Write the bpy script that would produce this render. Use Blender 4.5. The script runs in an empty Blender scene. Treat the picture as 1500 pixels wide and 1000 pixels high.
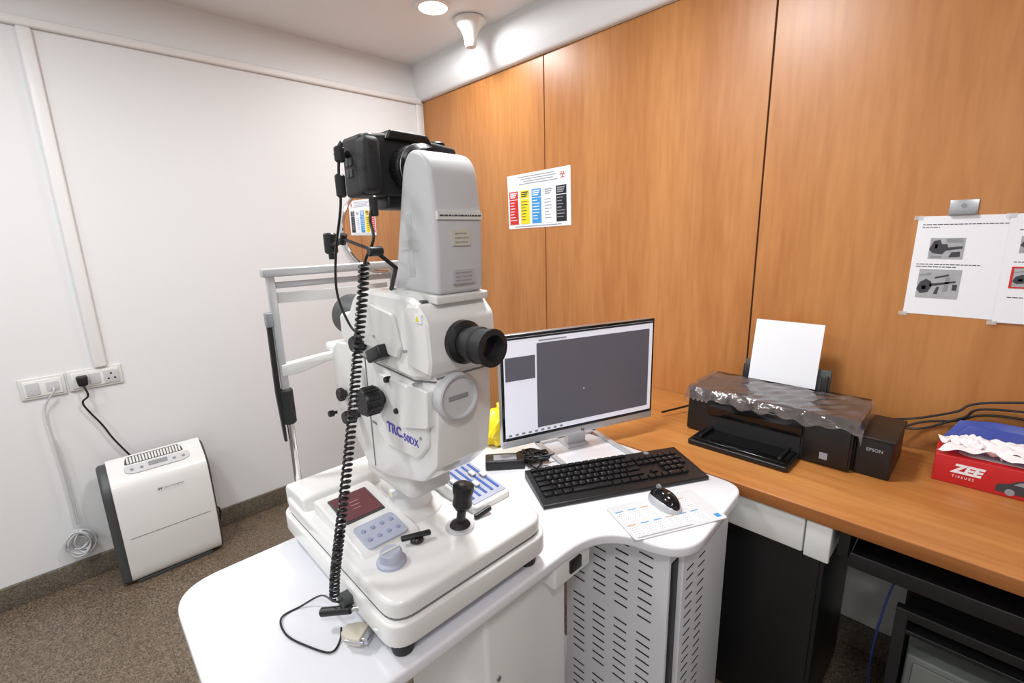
import bpy, bmesh, math, random
from mathutils import Vector, Matrix
random.seed(4)
S = bpy.context.scene
COL = S.collection
R = math.radians
# ------------------------------------------------------------ camera model
F = 682.0
CAM = Vector((2.72, -1.86, 1.48))
def nv(x, y, z): return Vector((x, y, z)).normalized()
mx = nv(80-750, 500-365, F)           # world -x seen in camera axes (right, up, forward)
py_ = nv(1480-750, 500-325, F)        # world +y
X = -mx
Y = (py_ - X*py_.dot(X)).normalized()
Z = -(X.cross(Y))
r_ = Vector((X[0], Y[0], Z[0])); u_ = Vector((X[1], Y[1], Z[1])); w_ = Vector((X[2], Y[2], Z[2]))
def ray(px, py): return r_*((px-750)/F) + u_*((500-py)/F) + w_
def Pz(px, py, z):
    d = ray(px, py); return CAM + d*((z-CAM.z)/d.z)
def Py(px, py, y):
    d = ray(px, py); return CAM + d*((y-CAM.y)/d.y)
def Px(px, py, x):
    d = ray(px, py); return CAM + d*((x-CAM.x)/d.x)
cd = bpy.data.cameras.new('camera'); co = bpy.data.objects.new('camera', cd); COL.objects.link(co)
cd.sensor_width = 36; cd.lens = F/1500*36; cd.clip_start = .02
co.matrix_world = Matrix(((r_[0], u_[0], -w_[0], CAM.x), (r_[1], u_[1], -w_[1], CAM.y), (r_[2], u_[2], -w_[2], CAM.z), (0, 0, 0, 1)))
S.camera = co
# ------------------------------------------------------------ materials
def s2l(c):
    return tuple(((v/255)/12.92 if v/255 <= .04045 else ((v/255+.055)/1.055)**2.4) for v in c)
def mat(name, rgb, rough=.5, metal=0, var=.04, scale=40, bump=0, emit=0, trans=0, coat=0, alpha=1):
    m = bpy.data.materials.new(name); m.use_nodes = True
    nt = m.node_tree; N = nt.nodes; L = nt.links; b = N['Principled BSDF']
    c = s2l(rgb)
    tc = N.new('ShaderNodeTexCoord'); no = N.new('ShaderNodeTexNoise'); no.inputs['Scale'].default_value = scale
    no.inputs['Detail'].default_value = 4
    L.new(tc.outputs['Object'], no.inputs['Vector'])
    mx_ = N.new('ShaderNodeMix'); mx_.data_type = 'RGBA'
    mx_.inputs[6].default_value = tuple(v*(1-var) for v in c)+(1,); mx_.inputs[7].default_value = tuple(min(1, v*(1+var)) for v in c)+(1,)
    L.new(no.outputs['Fac'], mx_.inputs[0]); L.new(mx_.outputs[2], b.inputs['Base Color'])
    b.inputs['Roughness'].default_value = rough; b.inputs['Metallic'].default_value = metal
    b.inputs['Coat Weight'].default_value = coat
    if trans: b.inputs['Transmission Weight'].default_value = trans
    if alpha < 1: b.inputs['Alpha'].default_value = alpha
    if emit:
        L.new(mx_.outputs[2], b.inputs['Emission Color']); b.inputs['Emission Strength'].default_value = emit
    if bump:
        bp = N.new('ShaderNodeBump'); bp.inputs['Strength'].default_value = bump; bp.inputs['Distance'].default_value = .004
        L.new(no.outputs['Fac'], bp.inputs['Height']); L.new(bp.outputs['Normal'], b.inputs['Normal'])
    return m
def wood(name, c1, c2, sc, rough=.4):
    m = bpy.data.materials.new(name); m.use_nodes = True
    nt = m.node_tree; N = nt.nodes; L = nt.links; b = N['Principled BSDF']
    tc = N.new('ShaderNodeTexCoord'); mp = N.new('ShaderNodeMapping'); mp.inputs['Scale'].default_value = sc
    L.new(tc.outputs['Object'], mp.inputs['Vector'])
    n1 = N.new('ShaderNodeTexNoise'); n1.inputs['Scale'].default_value = 1; n1.inputs['Detail'].default_value = 6; n1.inputs['Distortion'].default_value = .6
    n2 = N.new('ShaderNodeTexNoise'); n2.inputs['Scale'].default_value = 9; n2.inputs['Detail'].default_value = 8
    L.new(mp.outputs[0], n1.inputs['Vector']); L.new(mp.outputs[0], n2.inputs['Vector'])
    ad = N.new('ShaderNodeMath'); ad.operation = 'MULTIPLY_ADD'; ad.inputs[1].default_value = .45
    L.new(n2.outputs['Fac'], ad.inputs[0])
    ad2 = N.new('ShaderNodeMath'); ad2.operation = 'MULTIPLY'; ad2.inputs[1].default_value = .55
    L.new(n1.outputs['Fac'], ad2.inputs[0]); L.new(ad2.outputs[0], ad.inputs[2])
    cr = N.new('ShaderNodeValToRGB'); cr.color_ramp.elements[0].position = .38; cr.color_ramp.elements[1].position = .62
    cr.color_ramp.elements[0].color = s2l(c1)+(1,); cr.color_ramp.elements[1].color = s2l(c2)+(1,)
    L.new(ad.outputs[0], cr.inputs[0]); L.new(cr.outputs[0], b.inputs['Base Color'])
    b.inputs['Roughness'].default_value = rough
    return m
def granite(name, cols, scale, rough=.45):
    m = bpy.data.materials.new(name); m.use_nodes = True
    nt = m.node_tree; N = nt.nodes; L = nt.links; b = N['Principled BSDF']
    tc = N.new('ShaderNodeTexCoord'); vo = N.new('ShaderNodeTexVoronoi'); vo.inputs['Scale'].default_value = scale
    L.new(tc.outputs['Object'], vo.inputs['Vector'])
    cr = N.new('ShaderNodeValToRGB'); cr.color_ramp.interpolation = 'CONSTANT'
    e = cr.color_ramp.elements; e[0].color = s2l(cols[0])+(1,); e[0].position = 0; e[1].position = .3; e[1].color = s2l(cols[1])+(1,)
    for i, c in enumerate(cols[2:]):
        q = e.new(.6+.25*i); q.color = s2l(c)+(1,)
    sp = N.new('ShaderNodeSeparateColor'); L.new(vo.outputs['Color'], sp.inputs[0]); L.new(sp.outputs[0], cr.inputs[0])
    br = N.new('ShaderNodeTexBrick'); br.offset = 0; br.inputs['Scale'].default_value = 1; br.inputs['Mortar Size'].default_value = .0015
    br.inputs['Brick Width'].default_value = .9; br.inputs['Row Height'].default_value = .6
    br.inputs['Color1'].default_value = (1, 1, 1, 1); br.inputs['Color2'].default_value = (1, 1, 1, 1); br.inputs['Mortar'].default_value = (.72, .7, .68, 1)
    L.new(tc.outputs['Object'], br.inputs['Vector'])
    mm = N.new('ShaderNodeMix'); mm.data_type = 'RGBA'; mm.blend_type = 'MULTIPLY'; mm.inputs[0].default_value = 1
    L.new(cr.outputs[0], mm.inputs[6]); L.new(br.outputs['Color'], mm.inputs[7]); L.new(mm.outputs[2], b.inputs['Base Color'])
    b.inputs['Roughness'].default_value = rough
    return m
M = {}
M['wall'] = mat('white_wall_paint', (231, 232, 233), .55, var=.015, scale=3)
M['ceil'] = mat('ceiling_paint', (236, 237, 238), .7, var=.01, scale=3)
M['trim'] = mat('trim_paint', (234, 234, 233), .4, var=.01)
M['woodwall'] = wood('cherry_laminate', (174, 112, 58), (193, 132, 75), (5, 5, .5), .36)
M['wooddesk'] = wood('desk_laminate', (176, 112, 54), (197, 136, 75), (.6, 6, 6), .32)
M['woodedge'] = wood('desk_edge', (144, 86, 40), (162, 102, 52), (.6, 6, 6), .4)
M['gap'] = mat('dark_gap', (60, 34, 16), .8)
M['floor'] = granite('brown_granite_floor', [(94, 81, 66), (110, 96, 80), (132, 117, 99), (72, 62, 51)], 230, .35)
M['base'] = granite('granite_skirting', [(92, 85, 73), (106, 98, 86), (120, 111, 98), (78, 71, 62)], 230)
M['white'] = mat('white_plastic', (232, 232, 230), .3, var=.01, coat=.3)
M['offwhite'] = mat('offwhite_plastic', (220, 220, 217), .38, var=.01)
M['greywhite'] = mat('grey_white_enamel', (200, 201, 203), .4, var=.01)
M['rest'] = mat('grey_enamel_metal', (186, 188, 190), .32, metal=.25, var=.02)
M['seam'] = mat('seam_shadow', (120, 120, 122), .6)
M['table'] = mat('white_table_laminate', (234, 235, 240), .22, var=.008, coat=.4)
M['cab'] = mat('white_powder_coat', (222, 223, 228), .35, var=.01)
M['lav'] = mat('lavender_plastic', (176, 181, 198), .45, var=.02)
M['lavd'] = mat('lavender_keys', (142, 152, 186), .45, var=.02)
M['blue'] = mat('blue_print', (50, 92, 170), .5)
M['purple'] = mat('purple_blue_print', (92, 84, 176), .5)
M['navy'] = mat('navy_glass', (60, 72, 96), .2)
M['black'] = mat('black_plastic', (22, 22, 24), .38, var=.1)
M['blackg'] = mat('gloss_black', (14, 14, 16), .12, var=.1)
M['blackm'] = mat('matt_black_rubber', (28, 28, 30), .6, var=.15, bump=.2, scale=300)
M['dgrey'] = mat('dark_grey_plastic', (70, 73, 73), .45)
M['grey'] = mat('grey_plastic', (140, 142, 145), .4)
M['silver'] = mat('silver_metal', (190, 192, 196), .3, metal=.9)
M['silverp'] = mat('silver_plastic', (196, 198, 202), .3, metal=.3)
M['chrome'] = mat('chrome', (225, 225, 228), .08, metal=1)
M['mirror'] = mat('mirror_glass', (240, 240, 242), .01, metal=1, var=0)
M['glass'] = mat('dark_lens_glass', (20, 16, 30), .03, var=.2, coat=1)
M['maroon'] = mat('maroon_display', (104, 56, 62), .25, emit=.12)
M['pink'] = mat('display_print', (176, 120, 120), .5)
M['paper'] = mat('white_paper', (238, 239, 243), .7, var=.01)
M['padp'] = mat('pad_surface', (212, 214, 216), .6, var=.05, scale=60)
M['ink'] = mat('printed_ink', (60, 60, 66), .6)
M['inkl'] = mat('light_print', (150, 152, 160), .6)
M['red'] = mat('red_print', (208, 44, 40), .5)
M['orange'] = mat('orange_print', (206, 150, 106), .5)
M['yellow'] = mat('yellow_print', (246, 220, 30), .5)
M['cyan'] = mat('cyan_print', (62, 150, 214), .5)
M['bagy'] = mat('yellow_bag_plastic', (240, 214, 40), .3, var=.08, scale=20)
M['redbox'] = mat('red_card', (196, 36, 40), .35, var=.05)
M['bluef'] = mat('blue_plastic_sheet', (48, 66, 156), .3, var=.1)
M['tissue'] = mat('tissue', (245, 234, 234), .9, var=.02, bump=.3)
M['beige'] = mat('beige_connector', (206, 200, 184), .5)
M['uiw'] = mat('screen_white', (222, 224, 236), .4, emit=.4, var=.02)
M['uig'] = mat('screen_grey', (96, 96, 106), .3, emit=.18, var=.01)
M['uid'] = mat('screen_dark', (30, 34, 40), .3, emit=.1)
M['lamp'] = mat('lamp_diffuser', (255, 250, 244), .5, emit=14, var=0)
M['tape'] = mat('clear_tape', (226, 228, 226), .3, alpha=.35)
M['film'] = mat('clear_film', (140, 132, 130), .08, metal=.5, var=.2, scale=26, bump=1, alpha=.55, coat=1)
M['photog'] = mat('printed_photo_ground', (168, 170, 172), .6, var=.3, scale=40)
M['metalgrey'] = mat('grey_painted_steel', (112, 116, 112), .5)
M['netblue'] = mat('blue_cable_jacket', (24, 40, 100), .5)
# ------------------------------------------------------------ mesh builder
AX = {'z': (0, 1, 2), 'y': (0, 2, 1), 'x': (1, 2, 0)}
def roundpoly(pts, n=7):
    out = []
    k = len(pts)
    for i, p in enumerate(pts):
        rr = p[2] if len(p) > 2 else 0
        c = Vector(p[:2]); a = Vector(pts[i-1][:2]); b = Vector(pts[(i+1) % k][:2])
        if rr <= 0: out.append(tuple(c)); continue
        da = min(rr, (a-c).length*.49); db = min(rr, (b-c).length*.49)
        A = c+(a-c).normalized()*da; B = c+(b-c).normalized()*db
        for j in range(n+1):
            t = j/n; q = A*(1-t)**2 + c*2*t*(1-t) + B*t*t
            out.append((q.x, q.y))
    return out
def crom(pts, n=8):
    pts = [Vector(p) for p in pts]
    P = [pts[0]*2-pts[1]]+pts+[pts[-1]*2-pts[-2]]
    out = []
    for i in range(1, len(P)-2):
        for j in range(n):
            t = j/n
            out.append(.5*((2*P[i])+(P[i+1]-P[i-1])*t+(2*P[i-1]-5*P[i]+4*P[i+1]-P[i+2])*t*t+(3*P[i]-P[i-1]-3*P[i+1]+P[i+2])*t**3))
    out.append(pts[-1].copy()); return out
class MB:
    def __init__(s): s.v = []; s.f = []; s.m = []
    def add(s, vs, fs, mi=0, T=None):
        o = len(s.v)
        for v in vs:
            v = Vector(v); s.v.append(T @ v if T else v)
        for f in fs: s.f.append([i+o for i in f]); s.m.append(mi)
        return s
    def addbm(s, bm, mi, T, bev=0, seg=3):
        if bev:
            bmesh.ops.recalc_face_normals(bm, faces=bm.faces)
            es = [e for e in bm.edges if len(e.link_faces) == 2 and e.calc_face_angle(0) > .6]
            bmesh.ops.bevel(bm, geom=es, offset=bev, segments=seg, affect='EDGES', profile=.5, clamp_overlap=True)
        bmesh.ops.recalc_face_normals(bm, faces=bm.faces)
        bm.verts.index_update()
        s.add([v.co.copy() for v in bm.verts], [[v.index for v in f.verts] for f in bm.faces], mi, T); bm.free(); return s
    def box(s, lo, hi, bev=0, mi=0, T=None, seg=3):
        bm = bmesh.new(); bmesh.ops.create_cube(bm, size=1)
        for v in bm.verts: v.co = Vector([(lo[i]+hi[i])/2+v.co[i]*(hi[i]-lo[i]) for i in range(3)])
        return s.addbm(bm, mi, T, bev, seg)
    def prism(s, pts, lo, hi, ax='z', bev=0, mi=0, T=None, seg=3):
        i, j, k = AX[ax]; bm = bmesh.new(); A = []; B = []
        for p in pts:
            for h, Lst in ((lo, A), (hi, B)):
                c = [0, 0, 0]; c[i] = p[0]; c[j] = p[1]; c[k] = h; Lst.append(bm.verts.new(c))
        n = len(A)
        for q in range(n): bm.faces.new((A[q], A[(q+1) % n], B[(q+1) % n], B[q]))
        bm.faces.new(A); bm.faces.new(B[::-1])
        return s.addbm(bm, mi, T, bev, seg)
    def lathe(s, prof, org, axis=(0, 0, 1), n=32, mi=0, T=None, cap=True):
        q = Vector((0, 0, 1)).rotation_difference(Vector(axis).normalized()); vs = []; fs = []
        for (r, h) in prof:
            for i in range(n):
                a = 2*math.pi*i/n; vs.append(q @ Vector((r*math.cos(a), r*math.sin(a), h))+Vector(org))
        for k in range(len(prof)-1):
            for i in range(n):
                j = (i+1) % n; fs.append([k*n+i, k*n+j, (k+1)*n+j, (k+1)*n+i])
        if cap and prof[0][0] > 1e-5: fs.append(list(range(n))[::-1])
        if cap and prof[-1][0] > 1e-5: fs.append([(len(prof)-1)*n+i for i in range(n)])
        return s.add(vs, fs, mi, T)
    def cyl(s, p0, p1, r0, r1=None, n=28, bev=0, mi=0, T=None):
        r1 = r0 if r1 is None else r1; p0 = Vector(p0); p1 = Vector(p1); h = (p1-p0).length
        pr = [(r0-bev, 0), (r0, bev), (r1, h-bev), (r1-bev, h)] if bev else [(r0, 0), (r1, h)]
        return s.lathe(pr, p0, p1-p0, n, mi, T)
    def tube(s, pts, r, n=8, mi=0, T=None):
        pts = [Vector(p) for p in pts]; vs = []; fs = []
        up = Vector((0, 0, 1)); d0 = (pts[1]-pts[0]).normalized()
        if abs(d0.dot(up)) > .9: up = Vector((1, 0, 0))
        nrm = (up-d0*up.dot(d0)).normalized()
        for i, p in enumerate(pts):
            d = (pts[min(i+1, len(pts)-1)]-pts[max(i-1, 0)])
            if d.length < 1e-9: d = d0
            d.normalize(); nrm = (nrm-d*nrm.dot(d)).normalized(); bn = d.cross(nrm)
            for k in range(n):
                a = 2*math.pi*k/n; vs.append(p+(nrm*math.cos(a)+bn*math.sin(a))*r)
        for i in range(len(pts)-1):
            for k in range(n):
                l = (k+1) % n; fs.append([i*n+k, i*n+l, (i+1)*n+l, (i+1)*n+k])
        fs.append(list(range(n))[::-1]); fs.append([(len(pts)-1)*n+k for k in range(n)])
        return s.add(vs, fs, mi, T)
    def ring(s, c, axis, rad, r, n=48, mi=0):
        q = Vector((0, 0, 1)).rotation_difference(Vector(axis).normalized())
        return s.tube([Vector(c)+q @ Vector((rad*math.cos(2*math.pi*i/n), rad*math.sin(2*math.pi*i/n), 0)) for i in range(n+1)], r, 8, mi)
    def text(s, st, size, org, xd, yd, depth=.0006, mi=0, align='LEFT', bold=0, shear=0):
        cu = bpy.data.curves.new('t', 'FONT'); cu.body = st; cu.size = size; cu.extrude = depth; cu.align_x = align; cu.align_y = 'CENTER'
        cu.offset = bold; cu.shear = shear; cu.resolution_u = 3
        o = bpy.data.objects.new('t', cu); COL.objects.link(o)
        bpy.context.view_layer.update()
        me = bpy.data.meshes.new_from_object(o)
        xd = Vector(xd).normalized(); yd = Vector(yd).normalized(); zd = xd.cross(yd)
        T = Matrix(((xd.x, yd.x, zd.x, org[0]), (xd.y, yd.y, zd.y, org[1]), (xd.z, yd.z, zd.z, org[2]), (0, 0, 0, 1)))
        s.add([v.co.copy() for v in me.vertices], [list(p.vertices) for p in me.polygons], mi, T)
        bpy.data.objects.remove(o); bpy.data.curves.remove(cu); bpy.data.meshes.remove(me); return s
    def build(s, name, mats, parent=None, local=False, ang=35):
        me = bpy.data.meshes.new(name)
        Ti = None
        if parent is not None and not local: Ti = ROOT[parent.name].inverted()
        me.from_pydata([(Ti @ v if Ti else v) for v in s.v], [], s.f)
        mats = mats if isinstance(mats, (list, tuple)) else [mats]
        for m in mats: me.materials.append(M[m])
        for p, i in zip(me.polygons, s.m): p.material_index = i
        me.shade_smooth(); me.set_sharp_from_angle(angle=R(ang))
        o = bpy.data.objects.new(name, me); COL.objects.link(o)
        if parent is not None: o.parent = parent; ROOT[o.name] = ROOT[parent.name]
        else: ROOT[o.name] = Matrix.Identity(4)
        return o
ROOT = {}
def thing(name, label, cat, loc=(0, 0, 0), rz=0, group=None):
    o = bpy.data.objects.new(name, None); COL.objects.link(o); o.empty_display_size = .05
    o.location = loc; o.rotation_euler = (0, 0, rz)
    ROOT[o.name] = Matrix.Translation(loc) @ Matrix.Rotation(rz, 4, 'Z')
    return tag(o, label, cat, group)
def tag(o, label, cat, group=None):
    o['label'] = label; o['category'] = cat
    if group: o['group'] = group
    return o
def struct(o, label=None):
    o['kind'] = 'structure'
    if label: o['label'] = label
    return o
TZ = .79   # table and desk top height
# ------------------------------------------------------------ room
struct(MB().box((0, -4.2, -.05), (4.6, 0, 0)).build('floor', 'floor'), 'brown speckled granite floor')
struct(MB().box((-.1, -4.2, 0), (0, .1, 2.6)).build('wall_left', 'wall'), 'plain white painted wall')
struct(MB().box((4.6, -4.2, 0), (4.7, .1, 2.6)).build('wall_right', 'wall'), 'plain white wall behind the viewer')
struct(MB().box((-.1, -4.3, 0), (4.7, -4.2, 2.6)).build('wall_front', 'wall'), 'plain white wall opposite the wood panelling')
wb = MB().box((0, .004, 0), (4.6, .1, 2.6), mi=1)
sx = [0.0, 1.046, 2.087, 3.13, 4.17, 4.6]
for a, b in zip(sx, sx[1:]): wb.box((a+.003, -.002, .0), (b-.003, .006, 2.33), bev=.001, seg=1)
struct(wb.build('wall_back', ['woodwall', 'gap']), 'orange wood laminate panelled wall')
struct(MB().box((0, -4.2, 2.53), (4.6, 0, 2.6)).build('ceiling', 'ceil'), 'white ceiling')
cove = roundpoly([(0, 2.332), (-.028, 2.332, .02), (-.066, 2.40, .09), (-.066, 2.53), (0, 2.53)], 12)
struct(MB().prism(cove, 0, 4.6, 'x').build('trim_1', 'ceil', ang=50), 'white bulkhead above the wood panels')
struct(MB().box((0, -4.2, 0), (.014, 0, .10), bev=.003).build('baseboard_left', 'base'), 'grey granite skirting')
struct(MB().box((.0, -4.2, 2.31), (.022, -.02, 2.345), bev=.008).build('trim_2', 'trim'), 'white horizontal casing on wall')
struct(MB().box((.0, -1.825, .965), (.022, -1.78, 2.31), bev=.008).build('trim_3', 'trim'), 'white vertical casing strip')
struct(MB().box((.0, -.06, .1), (.016, -.025, 2.31), bev=.005).build('trim_4', 'trim'), 'white corner casing strip')
struct(MB().box((1.3, -.02, .1), (4.6, -.003, .74), bev=.002).build('trim_5', 'trim'), 'white panel below the desk')
struct(MB().box((0, -.03, 0), (4.6, -.003, .1), bev=.002).build('baseboard_back', 'base'), 'dark skirting below desk')

# ceiling downlight
lx, ly = Pz(634, 8, 2.53)[:2]
t = thing('ceiling_downlight', 'round white recessed ceiling downlight, lit', 'light', (lx, ly, 2.53))
MB().lathe([(.062, -.004), (.066, -.012), (.085, -.008), (.088, 0), (.062, 0)], (lx, ly, 2.53), n=48, cap=False).build('ring', 'trim', t)
MB().cyl((lx, ly, 2.52), (lx, ly, 2.529), .063, n=48).build('diffuser', 'lamp', t)
hx, hy = Pz(688, 28, 2.53)[:2]
t = thing('ceiling_sounder', 'small white horn-shaped fitting hanging near the ceiling corner', 'ceiling fitting', (hx, hy, 2.53))
MB().lathe([(.072, 0), (.080, -.006), (.080, -.014), (.066, -.026), (.048, -.046), (.036, -.072), (.030, -.10)], (hx, hy, 2.53), n=40).build('horn', 'white', t)
MB().lathe([(.030, -.099), (.030, -.112), (.024, -.126), (.0, -.13)], (hx, hy, 2.53), n=40).build('nozzle', 'offwhite', t)

# ------------------------------------------------------------ mirror on left wall
mc = Vector((.0, -.375, 1.545))
t = thing('wall_mirror', 'round chrome-rimmed mirror hung on the white wall', 'mirror', mc)
MB().ring((.016, mc.y, mc.z), (1, 0, 0), .252, .012, 64).build('rim', 'chrome', t)
MB().cyl((.002, mc.y, mc.z), (.012, mc.y, mc.z), .25, n=64).build('mirror_glass', 'mirror', t)

# ------------------------------------------------------------ poster on wood wall
def wallsheet(x0, x1, z0, z1, slant=0, off=0):
    return Matrix.Translation(((x0+x1)/2, -.002-off, (z0+z1)/2)) @ Matrix.Rotation(slant, 4, 'Y') @ Matrix.Translation((-(x0+x1)/2, 0, -(z0+z1)/2))
x0, x1, z0, z1 = .772, 1.215, 1.522, 1.803
T = wallsheet(x0, x1, z0, z1, R(-1))
t = thing('colour_poster', 'white poster with red, yellow, blue and black columns taped to wood wall', 'poster', (x0, -.002, z0))
MB().box((x0, -.0015, z0), (x1, 0, z1), T=T).build('sheet', 'paper', t)
cw = (x1-x0)/5
for i, (mn, nm) in enumerate([('red', 'red'), ('yellow', 'yellow'), ('cyan', 'blue'), ('paper', 'white'), ('black', 'black')]):
    a = x0+.012+i*(cw-.004)
    b = a+cw-.022
    mb = MB()
    mb.box((a, -.0025, z0+.022), (b, -.001, z1-.130), T=T, mi=0)
    mb.box((a, -.0025, z1-.126), (b, -.001, z1-.085), T=T, mi=(0 if i != 1 else 1))
    for q in range(7):
        w_l = random.uniform(.5, .95)*(b-a-.012)
        zz = z1-.143-q*.0155
        mb.box((a+.006, -.003, zz-.002), (a+.006+w_l, -.0024, zz+.002), T=T, mi=2)
    for q in range(3): mb.box((a+.008, -.003, z1-.098-q*.010), (b-.008-.006*q, -.0024, z1-.092-q*.010), T=T, mi=2)
    c = mb.build('colour_column', [mn, mn, {'red': 'paper', 'yellow': 'ink', 'cyan': 'paper', 'paper': 'inkl', 'black': 'inkl'}[mn]], t)
    c['label'] = nm+' column of the chart'
for q, (a, b) in enumerate([(.08, .34), (.10, .35), (.12, .33), (.09, .36)]):
    MB().box((x0+a, -.0025, z1-.018-q*.012), (x0+b, -.0014, z1-.014-q*.012), T=T).build('printed_line', 'inkl', t)
MB().box((x0+.05, -.0025, z0+.008), (x1-.06, -.0014, z0+.012), T=T).build('printed_line', 'inkl', t)
mb = MB()
for k in range(3):
    a = R(90+120*k); cx = x1-.05+.009*math.cos(a); cz = z1-.036+.009*math.sin(a)
    mb.tube([T @ Vector((cx+.0085*math.cos(b), -.002, cz+.0085*math.sin(b))) for b in [R(18*i)+a+R(36) for i in range(17)]], .0018, 6)
mb.build('biohazard_symbol', 'red', t)

# ------------------------------------------------------------ notices on wood wall right
def notice(x0, x1, z0, z1, label, photos, lines, sl, off=0, framed=False):
    T = wallsheet(x0, x1, z0, z1, sl, off)
    t = thing('notice_sheet', label, 'notice', (x0, -.002, z0))
    MB().box((x0, -.0012, z0), (x1, 0, z1), T=T).build('sheet', 'paper', t)
    for k, (a, b, c, d) in enumerate(photos):
        mb = MB(); mb.box((x0+a, -.002, z0+c), (x0+b, -.001, z0+d), T=T)
        w = b-a; h = d-c; ox = x0+a; oz = z0+c
        def poly(ps, mi=1): mb.prism([(ox+p*w, oz+q*h) for p, q in ps], -.0024, -.0019, 'y', mi=mi, T=T)
        if k == 0:
            poly([(.0, .45), (.1, .85), (.28, .92), (.36, .7), (.5, .72), (.55, .55), (.95, .62), (.95, .5), (.5, .40), (.4, .22), (.2, .25), (.1, .3)])
            poly([(.45, .95), (.9, .98), (.95, .78), (.5, .78)], 2); poly([(.6, .08), (.92, .12), (.9, .36), (.66, .33)])
            poly([(.06, .05), (.4, .05), (.4, .14), (.1, .16)], 2); poly([(.16, .5), (.24, .5), (.24, .7), (.16, .7)], 0)
        else:
            poly([(.0, .3), (.06, .55), (.2, .66), (.33, .58), (.36, .42), (.28, .2), (.1, .15)]); poly([(.3, .5), (.9, .62), (.9, .56), (.3, .4)])
            poly([(.64, .25), (.74, .25), (.76, .72), (.66, .72)], 2); poly([(.4, .74), (.72, .84), (.72, .78), (.4, .68)])
            poly([(.84, .3), (.95, .3), (.95, .5), (.84, .5)]); poly([(.42, .15), (.52, .15), (.54, .4), (.48, .4)]); poly([(.12, .3), (.22, .3), (.22, .42), (.12, .42)], 0)
            poly([(.02, .75), (.3, .82), (.3, .88), (.02, .8)], 2)
        if framed and k == 1:
            for (p, q, r2, s2) in ((-.06, -.08, 1.06, .0), (-.06, 1.0, 1.06, 1.08), (-.06, 0, 0, 1.0), (1.0, 0, 1.06, 1.0)):
                mb.box((ox+p*w, -.0026, oz+q*h), (ox+r2*w, -.001, oz+s2*h), T=T, mi=3)
        mb.build('printed_photo', ['photog', 'ink', 'grey', 'red'], t)
    for (a, b, c) in lines:
        mb = MB(); x = x0+a
        while x < x0+b:
            l = random.uniform(.004, .012); mb.box((x, -.0018, z0+c), (min(x+l, x0+b), -.001, z0+c+.0022), T=T); x += l+.002
        mb.build('printed_text', 'ink', t)
    for (a, c) in ((0.0, -.001), (0, z1-z0-.004)):
        MB().box((x0+a-.010, -.0026, z0+c-.006), (x0+a+.010, -.0021, z0+c+.006), T=T).build('tape', 'tape', t)
notice(2.53, 2.735, 1.215, 1.502, 'printed notice with two photos, left sheet beside the hook', [(.035, .11, .165, .225), (.022, .115, .05, .135)], [(.012, .2, .262), (.012, .05, .254), (.012, .15, .148), (.012, .1, .141)], R(.6))
notice(2.722, 2.93, 1.209, 1.502, 'printed notice with red-framed picture, overlapping its neighbour at the right edge', [(.026, .12, .19, .235), (.024, .11, .10, .15)], [(.02, .17, .25), (.02, .15, .165), (.02, .12, .07)], R(-.4), .005, True)
h = Py(1412, 303, -.004)
t = thing('wall_bracket', 'small steel bracket screwed to wood wall above the notice', 'bracket', h)
MB().box((h.x-.03, -.006, h.z-.022), (h.x+.03, -.002, h.z+.02), bev=.001).build('plate', 'silver', t)
MB().box((h.x-.028, -.016, h.z-.020), (h.x+.028, -.006, h.z-.012), bev=.001).cyl((h.x, -.010, h.z+.004), (h.x, -.005, h.z+.004), .006).build('ledge', 'grey', t)

# ------------------------------------------------------------ wall sockets
def plate(y0, y1, zc, label):
    t = thing('socket_plate', label, 'socket', (0, (y0+y1)/2, zc-.045))
    MB().box((0, y0, zc-.045), (.009, y1, zc+.045), bev=.004).build('plate', 'offwhite', t)
    MB().box((.008, y0+.012, zc-.034), (.013, y1-.012, zc+.034), bev=.002).build('insert', 'white', t)
    return t
ZC = .918
t = plate(-2.065, -1.925, ZC, 'white data socket plate, left of the two plates')
MB().box((.012, -2.045, ZC-.026), (.016, -2.005, ZC+.026), bev=.002).build('switch', 'greywhite', t)
MB().box((.012, -1.985, ZC-.02), (.015, -1.945, ZC+.02), bev=.002).build('socket', 'greywhite', t)
t = plate(-1.918, -1.735, ZC+.004, 'white power socket plate with black plug, right of the two')
MB().box((.012, -1.848, ZC-.022), (.0165, -1.812, ZC+.028), bev=.002).build('switch', 'greywhite', t)
so = MB().box((.012, -1.80, ZC-.026), (.0145, -1.748, ZC+.03), bev=.002).build('socket', 'greywhite', t)
for dy, dz in ((0, .014), (-.011, -.008), (.011, -.008)): MB().cyl((.0135, -1.774+dy, ZC+dz), (.0152, -1.774+dy, ZC+dz), .004, n=12).build('pin_hole', 'black', so)
pl = Vector((.016, -1.872, ZC))
t = thing('power_plug', 'black three-pin plug with cord in the wall socket', 'plug', pl)
MB().prism(roundpoly([(-1.892, ZC+.026, .01), (-1.852, ZC+.026, .01), (-1.856, ZC-.018, .01), (-1.888, ZC-.018, .01)]), .014, .05, 'x', bev=.006).build('plug', 'black', t)
cp = [(.045, -1.872, ZC-.014), (.055, -1.865, ZC-.06), Px(122, 592, .03), Px(150, 622, .03), Px(166, 642, .03), (.03, -1.77, .53)]
MB().tube(crom(cp), .004).build('cord', 'black', t)
t = thing('data_cable', 'thin white cable hanging from data plate with coiled end', 'cable', (.02, -2.0, .1))
cpts = [(.016, -1.966, ZC-.005), (.03, -1.966, ZC-.02)]+[Px(x, y, .02) for x, y in ((66, 600), (78, 645), (92, 690), (103, 730), (112, 768))]
MB().tube(crom(cpts), .0035).build('cable', 'greywhite', t)
cpts2 = [(p[0]+.004, p[1]+.008, p[2]) for p in cpts[3:]]
MB().tube(crom(cpts2), .003).build('cable', 'greywhite', t)
cc = Px(119, 792, .03)
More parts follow.
